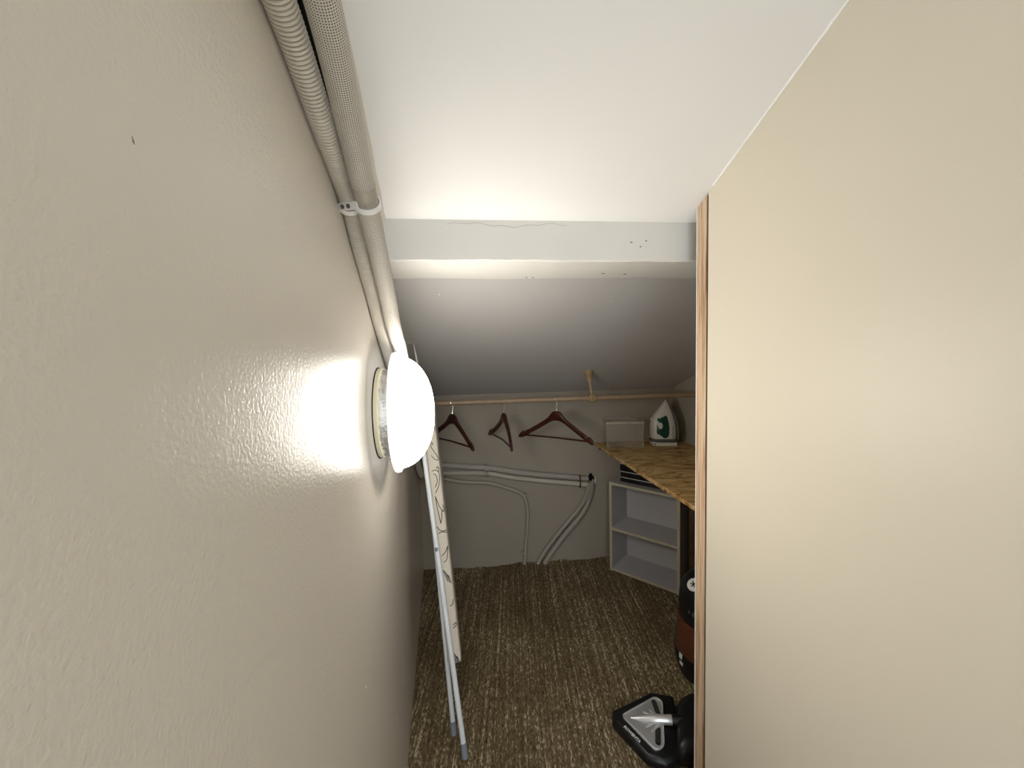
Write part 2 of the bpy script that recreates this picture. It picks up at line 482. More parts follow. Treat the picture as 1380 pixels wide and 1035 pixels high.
# white caulk bead between the partition and the ceiling
def build_caulk():
    pts = []
    random.seed(8)
    for y in np.arange(Y0 + 0.02, PANEL_END - 0.002, 0.02):
        x = right_wall_x(y) - 0.0005
        pts.append((x, y, ceil_z(x, y) - 0.0008 + random.uniform(-.0004, .0004)))
    return MB().tube(pts, lambda i, L: 0.0022 + 0.0006 * sin(i * 1.7), 8).build('trim_3', 'chip', smooth=True)
struct(build_caulk(), 'thin white caulk line between right partition and ceiling')

# ceiling beam with slightly uneven arrises, paint nicks
def build_beam():
    mb = MB(); n = 90; R = []
    random.seed(11)
    k0, k1 = -0.43, 1.15
    for i in range(n + 1):
        k = k0 + (k1 - k0) * i / n
        w = 0.0006 * sin(k * 17) + 0.0005 * sin(k * 43 + 1) + random.uniform(-0.0007, 0.0007)
        w2 = 0.006 * sin(k * 8 + 0.5) + 0.003 * sin(k * 21) + random.uniform(-0.001, 0.001)
        f = lambda d, z: Vector((NB * d + KB * k) + Z * z)
        zc = 1.055 + SL * (DB - 0.978); zb = 1.499
        R.append([f(0.978, zc + 0.004), f(0.978 + w, zb + 0.004 + w), f(0.981 + w, zb + w), f(1.176 + w2, zb - 0.001), f(1.186 + w2, 1.055 + SL * (DB - 1.186) + 0.004)])
    vs = [p for r in R for p in r]; m = 5; fs = []
    for i in range(n):
        for q in range(m): fs.append((i * m + q, i * m + (q + 1) % m, (i + 1) * m + (q + 1) % m, (i + 1) * m + q))
    fs += [tuple(range(m - 1, -1, -1)), tuple(n * m + q for q in range(m))]
    b = tag(mb.add(vs, fs).build('ceiling_beam', 'beam', smooth=True, angle=18), 'white painted wooden beam crossing the sloping ceiling', 'beam')
    nick = lambda d, k, z, a, c, e: MB().box(NB * d + KB * k + Z * z, a, c, e, (KB, NB, Z))
    for k, z, l in [(0.42, 1.548, .006), (0.445, 1.537, .004), (0.46, 1.552, .004), (0.345, 1.509, .010)]:
        nick(0.9795, k, z, l, 0.004, 0.0025).build('paint_nick', 'speck', b)
    for d, k, l in [(1.16, 0.17, .006), (1.163, 0.19, .006), (1.11, 0.39, .007), (1.12, 0.46, .006)]:
        nick(d, k, 1.4985, l, 0.006, 0.0025).build('paint_nick', 'speck', b)
    # long hairline crack along the top of the face
    path = [NB * 0.9778 + KB * (-0.05 + 0.30 * t) + Z * (1.588 + 0.004 * sin(t * 9) + 0.002 * sin(t * 31)) for t in np.linspace(0, 1, 40)]
    MB().tube(path, 0.00022, 4).build('hairline_crack', 'dark_grey', b)
    return b
build_beam()

# ceiling and wall blemishes
for x, y, r in [(-0.23, 1.269, .003), (0.359, 1.376, .002), (0.136, 1.724, .0035), (0.201, 1.572, .002), (0.347, 1.65, .003), (0.205, 1.871, .003)]:
    n = Vector((NB.x * SL, NB.y * SL, 1)).normalized()
    MB().lathe((x, y, ceil_z(x, y) + 0.0005), -n, [(r, 0), (r * .8, .001), (r * .2, .002)], 7).build('paint_fleck', 'chip', ceiling)
MB().lathe(on_left(0.2270, -0.0003, 1.3625), NW, [(.0011, 0), (.0008, .0003), (.0002, .0006)], 6).build('scuff_mark', 'speck', wl)
MB().tube([on_left(0.2262, 0.0001, 1.3645), on_left(0.2267, 0.0002, 1.3632), on_left(0.2275, 0.0001, 1.3612)], 0.00022, 5).build('scuff_mark', 'speck', wl)
for s, z, l in [(0.66, 0.70, .004), (0.99, .33, .004), (1.0, .30, .004)]:
    MB().box(on_left(s, 0.0003, z), 0.002, 0.001, l, (EW, NW, Z)).build('paint_fleck', 'chip', wl)

# ================================================================== LEFT WALL: LAMP
def build_lamp():
    c = on_left(0.94, 0, 1.135)
    t = thing('wall_lamp', c, 'lit round white dome lamp mounted on the left wall', 'lamp')
    MB().lathe(c, NW, [(.1065, -.002), (.1065, .0015), (.104, .002)], 64).build('gasket', 'black_rubber', t, smooth=True)
    MB().lathe(c, NW, [(.104, .0015), (.104, .010), (.100, .014), (.094, .016)], 64).build('base', 'lamp_base', t, smooth=True)
    # foil tape band wrapped round the base, torn edges
    mb = MB(); vs = []; seg = 90
    random.seed(5)
    for k in range(seg):
        a = 2 * pi * k / seg; d = EW * cos(a) + Z * sin(a)
        h0 = .011 + random.uniform(0, .006); rr = .099 + random.uniform(-.0012, .0012)
        vs += [c + NW * h0 + d * (rr + .003), c + NW * .022 + d * rr, c + NW * .034 + d * (rr + random.uniform(-.001, .001)), c + NW * .034 + d * .09]
    fs = [(k * 4 + q, k * 4 + q + 1, ((k + 1) % seg) * 4 + q + 1, ((k + 1) % seg) * 4 + q) for k in range(seg) for q in range(3)]
    mb.add(vs, fs).build('foil_tape', 'foil', t, smooth=True)
    sc = MB(); q = c + Z * -.104 + EW * -.02 + NW * .02
    sc.tube([q, q + NW * .012], .005, 10); sc.build('screw', 'steel', t, smooth=True)
    MB().lathe(c, NW, [(.098, .031), (.130, .033), (.1395, .036), (.1415, .041), (.1395, .047), (.133, .0495)], 72).build('rim', 'rim_glass', t, smooth=True)
    pr = [(.1315, .046)]
    for i in range(1, 17):
        a = i / 16 * pi / 2
        pr.append((.1315 * cos(a) ** 0.92 if i < 16 else 0.0005, .046 + .080 * sin(a)))
    MB().lathe(c, NW, pr, 72).build('dome', 'glow', t, smooth=True)
build_lamp()

# ================================================================== CONDUITS ON THE LEFT WALL
OUT = Vector((0, 0, 0))
kc = lambda x: (Vector((x, back_xy(x), 0))).dot(KB)      # back-wall coordinate from x
left_pts = [on_left(-.75, .0155, 1.60), on_left(.0, .0155, 1.595), on_left(.25, .0155, 1.587), on_left(.393, .0155, 1.574), on_left(.506, .0155, 1.542), on_left(.643, .0155, 1.501),
            on_left(.726, .0155, 1.447), on_left(.833, .0155, 1.384), on_left(.92, .0155, 1.326), on_left(1.1, .0165, 1.225), on_left(1.5, .018, 0.985), on_left(2.0, .020, 0.69), on_left(2.17, .03, .620),
            on_back(kc(-.47), .02, .600), on_back(kc(-.17), .0185, .583), on_back(kc(.03), .0185, .541), on_back(kc(.40), .0185, .486), on_back(kc(.452), .0185, .482)]
lp = resample(smooth_path(left_pts, .004), .00092)
def ribs(r, amp, pitch):
    return lambda i, L: r - amp * (0.5 + 0.5 * cos(2 * pi * L / pitch)) ** 2.5
cond = MB().tube(lp, ribs(.0148, .0036, .0046), 14)
tag(cond.build('corrugated_conduit', 'conduit', smooth=True, angle=80), 'cream corrugated plastic conduit, lower of the two pipes above the lamp', 'conduit')
right_pts = [on_left(-.75, .052, 1.612), on_left(.0, .052, 1.606), on_left(.25, .052, 1.598), on_left(.388, .052, 1.5764), on_left(.504, .0475, 1.540), on_left(.589, .046, 1.502), on_left(.6425, .046, 1.476),
             on_left(.70, .046, 1.443), on_left(.810, .046, 1.380), on_left(.888, .046, 1.327), on_left(1.1, .046, 1.235), on_left(1.5, .045, 1.005), on_left(2.0, .042, .735), on_left(2.15, .055, .685),
             on_back(kc(-.47), .02, .650), on_back(kc(-.17), .0185, .617), on_back(kc(.03), .0185, .578), on_back(kc(.40), .0185, .523), on_back(kc(.452), .0185, .518)]
rp = resample(smooth_path(right_pts, .004), .004)
sleeve = tag(MB().tube(rp, .0163, 20).build('sleeved_conduit', 'sleeve', smooth=True, angle=80), 'pale mesh-sleeved pipe, upper of the two pipes above the lamp', 'conduit')
# bare taped collar above the bracket
i0 = min(range(len(rp)), key=lambda i: (rp[i] - on_left(.593, .046, 1.500)).length)
MB().tube(rp[i0 - 2:i0 + 4], .0170, 20).build('tape_collar', 'conduit_w', sleeve, smooth=True)
shade_path = smooth_path([on_left(-.75, .018, 1.66), on_left(.1, .018, 1.655), on_left(.30, .018, 1.642), on_left(.439, .018, 1.614), on_left(.487, .018, 1.594), on_left(.554, .018, 1.5685), on_left(.61, .017, 1.545), on_left(.70, .010, 1.512), on_left(.78, .009, 1.47), on_left(.95, .009, 1.37), on_left(1.2, .009, 1.232), on_left(1.6, .009, 1.0), on_left(2.2, .009, .70)], .01)  # black tube, added to draw the deep shade between the two pipes
tag(MB().tube(shade_path, .0086, 12).build('pipe_gap_shade', 'black_rubber', smooth=True), 'added black tube standing in for the shade between the two pipes on the left wall', 'shade filler')
def build_bracket():
    c = on_left(.635, .03, 1.488)
    t = thing('pipe_bracket', c, 'small white metal bracket clamping the two pipes above the lamp', 'bracket')
    a, b = on_left(.650, .0155, 1.497), on_left(.617, .046, 1.4885)
    d = (b - a).normalized(); tl = (lp[1] - lp[0]).normalized()
    tan = EW * 0.87 - Z * 0.49
    n = d.cross(tan).normalized()
    if n.dot(NW) < 0: n = -n
    if n.dot(Vector((0, -1, -0.3))) < 0 and n.dot(NW) < 0.2: n = -n
    # a strap looping round both pipes
    def strap(ctr, r, name):
        T = tan; pts = []
        u = d - T * d.dot(T); u.normalize(); w = T.cross(u)
        ring = MB(); seg = 28; vs = []
        for k in range(seg):
            q = 2 * pi * k / seg; dd = u * cos(q) + w * sin(q)
            for rr, hh in ((r, -.004), (r + .0022, -.004), (r + .0022, .004), (r, .004)): vs.append(ctr + dd * rr + T * hh)
        fs = [(k * 4 + j, k * 4 + (j + 1) % 4, ((k + 1) % seg) * 4 + (j + 1) % 4, ((k + 1) % seg) * 4 + j) for k in range(seg) for j in range(4)]
        ring.add(vs, fs).build(name, 'badge', t, smooth=True)
    strap(a, .0158, 'strap'); strap(b, .0178, 'strap')
    mid = (a + b) / 2
    vw = (Vector((0, 0, 1.25)) - mid); vw = (vw - d * vw.dot(d)).normalized(); sd = d.cross(vw)
    fr = mid + vw * .0205
    MB().box(fr, (b - a).length * 1.25, .011, .003, (d, sd, vw)).build('bridge', 'badge', t, bevel=.001)
    for k in (-.008, .008):
        MB().lathe(fr + d * k + vw * .001, vw, [(.0032, 0), (.0032, .003), (.001, .0036)], 10).build('screw', 'dark_grey', t, smooth=True)
build_bracket()

# ================================================================== CONDUITS ON THE BACK WALL
def bk(x, off, z): return on_back(kc(x), off, z)
pb = smooth_path([bk(-.52, .03, .60), bk(-.42, .02, .566), bk(-.30, .016, .538), bk(-.16, .014, .522), bk(-.05, .013, .487), bk(.03, .013, .452), bk(.063, .013, .41), bk(.075, .013, .32), bk(.063, .013, .16), bk(.048, .013, .005)], .01)
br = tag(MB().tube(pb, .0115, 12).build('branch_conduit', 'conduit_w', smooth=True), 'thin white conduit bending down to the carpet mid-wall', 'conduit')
for p in (bk(.056, .010, .44), bk(.046, .010, .075)):
    MB().box(p, .034, .024, .012, (KB, NB, Z)).build('clip', 'conduit_w', br, bevel=.002)
pc = smooth_path([bk(.47, .03, .50), bk(.462, .022, .42), bk(.43, .018, .335), bk(.38, .018, .265), bk(.29, .018, .165), bk(.22, .018, .075), bk(.172, .018, .003)], .01)
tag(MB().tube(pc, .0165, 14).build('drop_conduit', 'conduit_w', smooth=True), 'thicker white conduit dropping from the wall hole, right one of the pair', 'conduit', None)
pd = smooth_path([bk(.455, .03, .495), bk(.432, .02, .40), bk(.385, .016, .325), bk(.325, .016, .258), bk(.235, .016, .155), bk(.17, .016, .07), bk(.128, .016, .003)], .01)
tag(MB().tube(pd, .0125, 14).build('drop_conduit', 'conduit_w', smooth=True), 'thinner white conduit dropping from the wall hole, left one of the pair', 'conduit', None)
pe = smooth_path([bk(.472, .045, .52), bk(.452, .048, .44), bk(.41, .046, .37), bk(.36, .044, .29)], .01)
tag(MB().tube(pe, .004, 8).build('white_cord', 'conduit_w', smooth=True), 'thin white cord hanging out of the wall hole', 'cord')
def build_hole():
    mb = MB(); random.seed(2); n = 18; c = bk(.473, 0, .508); poly = []
    for i in range(n):
        a = 2 * pi * i / n; r = random.uniform(.85, 1.15)
        poly.append(c + KB * (.020 * r * cos(a)) + Z * (.034 * r * sin(a)) - NB * .0015)
    mb.prism(poly, NB * .004).build('pipe_hole', 'black_rubber', wb)
    random.seed(4); poly = []
    c = bk(.496, 0, .500)
    for i in range(n):
        a = 2 * pi * i / n; r = random.uniform(.75, 1.2)
        poly.append(c + KB * (.010 * r * cos(a)) + Z * (.028 * r * sin(a)) - NB * .001)
    MB().prism(poly, NB * .004).build('plaster_patch', 'plaster', wb)
build_hole()
def wall_clip(x, z, dark, label):
    c = bk(x, .02, z)
    t = thing('pipe_clip', bk(x, 0, z - .04), label, 'clip')
    prof = []
    for q in np.linspace(0, pi, 9): prof.append(c + Z * (.019 + .0195 * sin(q) if False else 0))
    # capsule-shaped strap round both pipes
    pts = []
    zc1, zc2 = z + .0175, z - .0175
    for q in np.linspace(0, pi, 10): pts.append((.0195 * cos(q), zc1 + .0185 * sin(q)))
    for q in np.linspace(pi, 2 * pi, 10): pts.append((.0195 * cos(q), zc2 + .0185 * sin(q)))
    w = .006 if dark else .022
    vs = []; n = len(pts)
    for (o, zz) in pts:
        base = bk(x, .0205, zz) - NB * o
        m = Vector((0, 0, zz - z)); out = (-NB * o + m).normalized() * .002
        vs += [base - KB * w / 2, base + out - KB * w / 2, base + out + KB * w / 2, base + KB * w / 2]
    fs = [(i * 4 + j, i * 4 + (j + 1) % 4, ((i + 1) % n) * 4 + (j + 1) % 4, ((i + 1) % n) * 4 + j) for i in range(n) for j in range(4)]
    MB().add(vs, fs).build('strap', 'black_rubber' if dark else 'conduit_w', t, smooth=True)
    MB().box(bk(x, .0415, z), .006 if dark else .010, .005, .012, (KB, NB, Z)).build('lug', 'dark_grey', t, bevel=.001)
wall_clip(-.165, .602, False, 'white clip holding the twin pipes near the ironing board')
wall_clip(.395, .505, True, 'dark cable tie round the twin pipes beside the wall hole')

# ================================================================== CLOTHES ROD AND HANGERS
ROD_OFF, ROD_Z, ROD_R = .300, 1.041, .0128
def rodp(k): return on_back(k, ROD_OFF, ROD_Z)
kL = -0.6
# where the rod meets the two side walls
def rod_k_at_left():
    k = -0.2
    while (rodp(k).dot(NW) - DW) > 0.001: k -= 0.001
    return k
def rod_k_at_right():
    k = .5
    while rodp(k).x < recess_x(rodp(k).y): k += .001
    return k
K0, K1 = rod_k_at_left(), rod_k_at_right()
def build_rod():
    t = thing('clothes_rod', rodp(0), 'tan wooden clothes rod spanning the closet below the slope', 'rod')
    MB().tube([rodp(K0 + (K1 - K0) * i / 20) for i in range(21)], ROD_R, 20).build('pole', 'rod', t, smooth=True)
    MB().lathe(rodp(K0 + .012), KB, [(.026, -.010), (.026, 0), (.018, .004), (.018, .014)], 24).build('end_socket', 'bracket', t, smooth=True)
    MB().lathe(rodp(K1 - .012), -KB, [(.026, -.010), (.026, 0), (.018, .004), (.018, .014)], 24).build('end_socket', 'bracket', t, smooth=True)
    k = 0.423 * KB.x + 2.028 * KB.y
    b = rodp(k); tp = Vector((.404, 2.026, 1.173)); tp.z = ceil_z(tp.x, tp.y)
    ax = (b - tp).normalized()
    MB().lathe(tp, ax, [(.0250, -.012), (.0250, .009), (.0215, .012), (.0165, .040), (.0165, .050), (.009, .051)], 28).build('ceiling_cup', 'bracket', t, smooth=True, angle=50)
    MB().tube([tp + ax * .04, b], .0072, 14).build('stem', 'bracket', t, smooth=True)
    MB().lathe(b, KB, [(.0132, -.020), (.0205, -.019), (.0215, -.014), (.0255, -.011), (.0255, .011), (.0215, .014), (.0205, .019), (.0132, .020)], 24).build('collar', 'bracket', t, smooth=True)
    MB().lathe(b - NB * .0250, -NB, [(.003, 0), (.003, .002), (.001, .0025)], 10).build('screw', 'dark_grey', t, smooth=True)
build_rod()

def hanger_body():
    half = [(0, .000), (.012, -.001), (.024, -.006), (.034, -.016), (.045, -.032), (.062, -.047), (.10, -.070), (.150, -.099), (.178, -.114),
            (.182, -.122), (.188, -.121), (.193, -.115), (.205, -.122), (.216, -.134), (.222, -.148), (.221, -.155), (.214, -.156)]
    low = [(.198, -.154), (.17, -.139), (.13, -.116), (.09, -.093), (.055, -.071), (.03, -.058), (.012, -.053)]
    cols = []                                                # matching top / bottom stations
    tops = half; 
    def interp(tab, x):
        for (a, za), (b, zb) in zip(tab[:-1], tab[1:]):
            if a <= x <= b: return za + (zb - za) * (x - a) / (b - a + 1e-9)
        return tab[-1][1]
    tt = [p for p in half[:15]]
    bb = [(0, -.052)] + sorted(low) + [(.214, -.156), (.222, -.152)]
    vs = []; xs = []
    st = [0, .006, .012, .018, .024, .03, .036, .045, .055, .07, .09, .11, .13, .15, .17, .178, .181, .184, .188, .193, .2, .208, .215, .2195, .222]
    full = [-x for x in st[:0:-1]] + st
    for x in full:
        a = abs(x)
        zt = interp(half[:15], a); zb = min(interp(bb, a), zt - .004)
        th = .0095 * (1 - .25 * (a / .222))
        yb = -.030 * (a / .222) ** 2                          # shoulders curve forward
        c = (zt + zb) / 2; h = (zt - zb) / 2
        for q in range(10):
            an = 2 * pi * q / 10
            cy, cz = cos(an), sin(an)
            vs.append((x, yb + th * math.copysign(abs(cy) ** .7, cy), c + h * math.copysign(abs(cz) ** .7, cz)))
    n = len(full)
    fs = [(i * 10 + q, i * 10 + (q + 1) % 10, (i + 1) * 10 + (q + 1) % 10, (i + 1) * 10 + q) for i in range(n - 1) for q in range(10)]
    fs += [tuple(range(9, -1, -1)), tuple((n - 1) * 10 + q for q in range(10))]
    return MB().add(vs, fs)
def local(mb, mat4): 
    mb.v = [tuple(mat4 @ Vector(v)) for v in mb.v]; return mb
def build_hanger(k, topz, yaw, hookyaw, label):
    r = rodp(k); o = Vector((r.x, r.y, topz))
    t = thing('wooden_hanger', o, label, 'hanger', 'dark wooden hangers on the clothes rod')
    mm = Matrix.Translation(o) @ Matrix.Rotation(yaw, 4, 'Z')
    local(hanger_body(), mm).build('body', 'mahogany', t, smooth=True, angle=60)
    bar = MB().tube([(-.198, -.024, -.140), (0, -.010, -.1405), (.198, -.024, -.140)], .0046, 10)
    local(bar, mm).build('trouser_bar', 'mahogany', t, smooth=True)
    # swivel hook: stem, then an arc over the rod
    rc = ROD_Z - topz; R = ROD_R + .0022
    pts = [(0, 0, -.012), (0, 0, .006)]
    pts += [(.005, 0, .016), (R * .8, 0, rc - R * .75)]
    for a in np.linspace(-25, 215, 22):
        pts.append((R * cos(radians(a)), 0, rc + R * sin(radians(a))))
    hk = MB().tube(pts, .0021, 8)
    local(hk, Matrix.Translation(o) @ Matrix.Rotation(hookyaw, 4, 'Z')).build('hook', 'chrome', t, smooth=True)
def kx(x): return (Vector((x, back_xy(x, ROD_OFF), 0))).dot(KB)
build_hanger(kx(-.309), .986, radians(-49), radians(75), 'dark wooden hanger partly hidden behind the lamp')
build_hanger(kx(-.046), .981, radians(-73), radians(82), 'dark wooden hanger seen nearly edge-on, middle of the three')
build_hanger(kx(.230), .980, radians(-35), radians(70), 'reddish-brown wooden hanger beside the rod bracket, seen widest')

# ================================================================== OSB TABLE TOP
TZ = .735
def build_table():
    t = thing('table_top', (.75, 1.7, .717), 'oriented strand board table top along the right side', 'table')
    fr0, fr1 = Vector((.500, back_xy(.500, .003), 0)), Vector((.632, 1.16, 0))
    pts = [fr0, fr1, Vector((recess_x(1.16) - .005, 1.16, 0)), Vector((recess_x(back_xy(1.0, .003)) - .004, back_xy(1.0, .004), 0))]
    lo = [Vector((p.x, p.y, TZ - .018)) for p in pts]; hi = [Vector((p.x, p.y, TZ)) for p in pts]
    MB().hexa(lo + hi).build('board', 'osb', t, bevel=.001, bseg=1)
    # batten on the back wall and small black angle bracket
    MB().box(bk(.76, .012, TZ - .018 - .013), .42, .022, .026, (KB, NB, Z)).build('batten', 'brown_panel', t)
    mb = MB(); c = bk(.535, .001, TZ - .0185)
    mb.box(c - Z * .014 - NB * .002, .02, .004, .028, (KB, NB, Z)); mb.box(c - NB * .03 - Z * .002, .02, .06, .004, (KB, NB, Z))
    mb.build('angle_bracket', 'black', t)
build_table()

# ================================================================== SHELF UNIT
A = Vector((.552, 2.201, 0)); SX = Vector((.298, -.263, 0)).normalized(); SN = Vector((-SX.y, SX.x, 0))   # SN points into the unit
SWd, SHt, SDp, TH = .398, .530, .205, .015
def build_shelf():
    t = thing('shelf_unit', A + SX * SWd / 2 + SN * SDp / 2, 'small open white two-tier shelf unit standing askew under the table', 'shelf')
    ax = (SX, SN, Z)
    def brd(name, x0, x1, y0, y1, z0, z1, mat='melamine'):
        return MB().box(A + SX * (x0 + x1) / 2 + SN * (y0 + y1) / 2 + Z * (z0 + z1) / 2, x1 - x0, y1 - y0, z1 - z0, ax).build(name, mat, t)
    e = .0012
    def edged(name, x0, x1, z0, z1, y0=e):
        p = brd(name, x0, x1, y0, SDp - .004, z0, z1)
        MB().box(A + SX * (x0 + x1) / 2 + SN * (y0 / 2 + (0 if y0 == e else y0 / 2 - e / 2)) + Z * (z0 + z1) / 2, x1 - x0, e, z1 - z0, ax).build('edge_band', 'edge', p)
    edged('side_panel', 0, TH, 0, SHt)
    edged('side_panel', SWd - TH, SWd, 0, SHt)
    edged('top_panel', TH, SWd - TH, SHt - TH, SHt)
    edged('shelf_board', TH, SWd - TH, .247, .247 + TH)
    edged('bottom_panel', TH, SWd - TH, .004, .004 + TH)
    brd('back_panel', 0, SWd, SDp - .004, SDp, 0, SHt)
build_shelf()
# three flat black cases stacked on the shelf unit
zz = SHt
lb = ['flat black case lying on the shelf unit, lowest of the three', 'flat black case in the stack on the shelf unit, middle of the three', 'flat black case on top of the stack under the table']
for i, (h, dx) in enumerate([(.030, 0), (.034, .003), (.046, .001)]):
    c0 = A + SX * (.045 + dx) + SN * .045
    t = thing('black_case', c0 + SX * .15 + SN * .06 + Z * zz, lb[i], 'case', 'black cases on the shelf unit')
    MB().box(c0 + SX * .15 + SN * .06 + Z * (zz + h / 2 - .001), .30, .115, h - .003, (SX, SN, Z)).build('case_body', 'black', t, bevel=.0025)
    MB().box(c0 + SX * .15 - SN * -.0595 * 0 + SN * .000 + Z * (zz + h - .0022), .296, .006, .0026, (SX, SN, Z)).build('seam_line', 'badge', t)
    zz += h
# dark brown board standing between shelf unit and recess wall
def build_brown():
    a = Vector((.874, 1.94, 0)); b = Vector((recess_x(1.62) - .03, 1.62, 0)); d = (b - a).normalized(); n = Vector((-d.y, d.x, 0))
    a = Vector((.872, 1.955, 0))
    t = thing('brown_board', a + d * .12, 'dark brown wooden board standing beside the shelf unit', 'board')
    MB().box(a + SN * .012 + SX * .10 + SN * .05 + Z * .345, .17, .018, .69, (SX, SN, Z)).build('panel', 'brown_panel', t, bevel=.002)
    MB().box(a + SN * .012 + SX * .10 + SN * .062 + Z * .345, .12, .006, .03, (SX, SN, Z)).build('batten', 'brown_panel', t)
build_brown()

# ================================================================== CLEAR BOX AND IRON ON THE TABLE
def build_box():
    c = Vector((.640, 2.235, TZ)); ux = Vector((.24, -.012, 0)).normalized(); uy = Vector((-ux.y, ux.x, 0))
    t = thing('clear_box', c, 'empty clear plastic box beside the iron on the table', 'box')
    w, d, h, th = .205, .135, .150, .0022
    ax = (ux, uy, Z)
    P = lambda x, y, z: c + ux * x + uy * y + Z * z
    MB().box(P(0, 0, th / 2 + .0005), w, d, th, ax).build('bottom', 'clear', t)
    MB().box(P(0, -d / 2 + th / 2, h / 2), w, th, h - .004, ax).build('side', 'clear', t)
    MB().box(P(0, d / 2 - th / 2, h / 2), w, th, h - .004, ax).build('side', 'clear', t)
    MB().box(P(-w / 2 + th / 2, 0, h / 2), th, d - 2 * th, h - .004, ax).build('side', 'clear', t)
    MB().box(P(w / 2 - th / 2, 0, h / 2), th, d - 2 * th, h - .004, ax).build('side', 'clear', t)
    lid = MB().box(P(0, 0, h + .001), w + .008, d + .008, .0025, ax).build('lid', 'clear', t)
    rim = MB()
    cs = [P(-w / 2 - .004, -d / 2 - .004, h - .004), P(w / 2 + .004, -d / 2 - .004, h - .004), P(w / 2 + .004, d / 2 + .004, h - .004), P(-w / 2 - .004, d / 2 + .004, h - .004)]
    for i in range(4):
        a, b = cs[i], cs[(i + 1) % 4]
        rim.box((a + b) / 2, (b - a).length, .002, .012, ((b - a).normalized(), Z.cross((b - a).normalized()), Z))
    rim.build('lid_rim', 'clear_edge', lid)
    for i, j in ((-1, -1), (1, -1), (1, 1), (-1, 1)):
        MB().box(P(i * (w / 2 - .0005), j * (d / 2 - .0005), h / 2 - .004), .0035, .0035, h - .012, ax).build('corner_edge', 'clear_edge', t)
    MB().box(P(.022, -d / 2 - .006, h - .006), .010, .002, .0025, ax).build('latch', 'ink', t)
build_box()

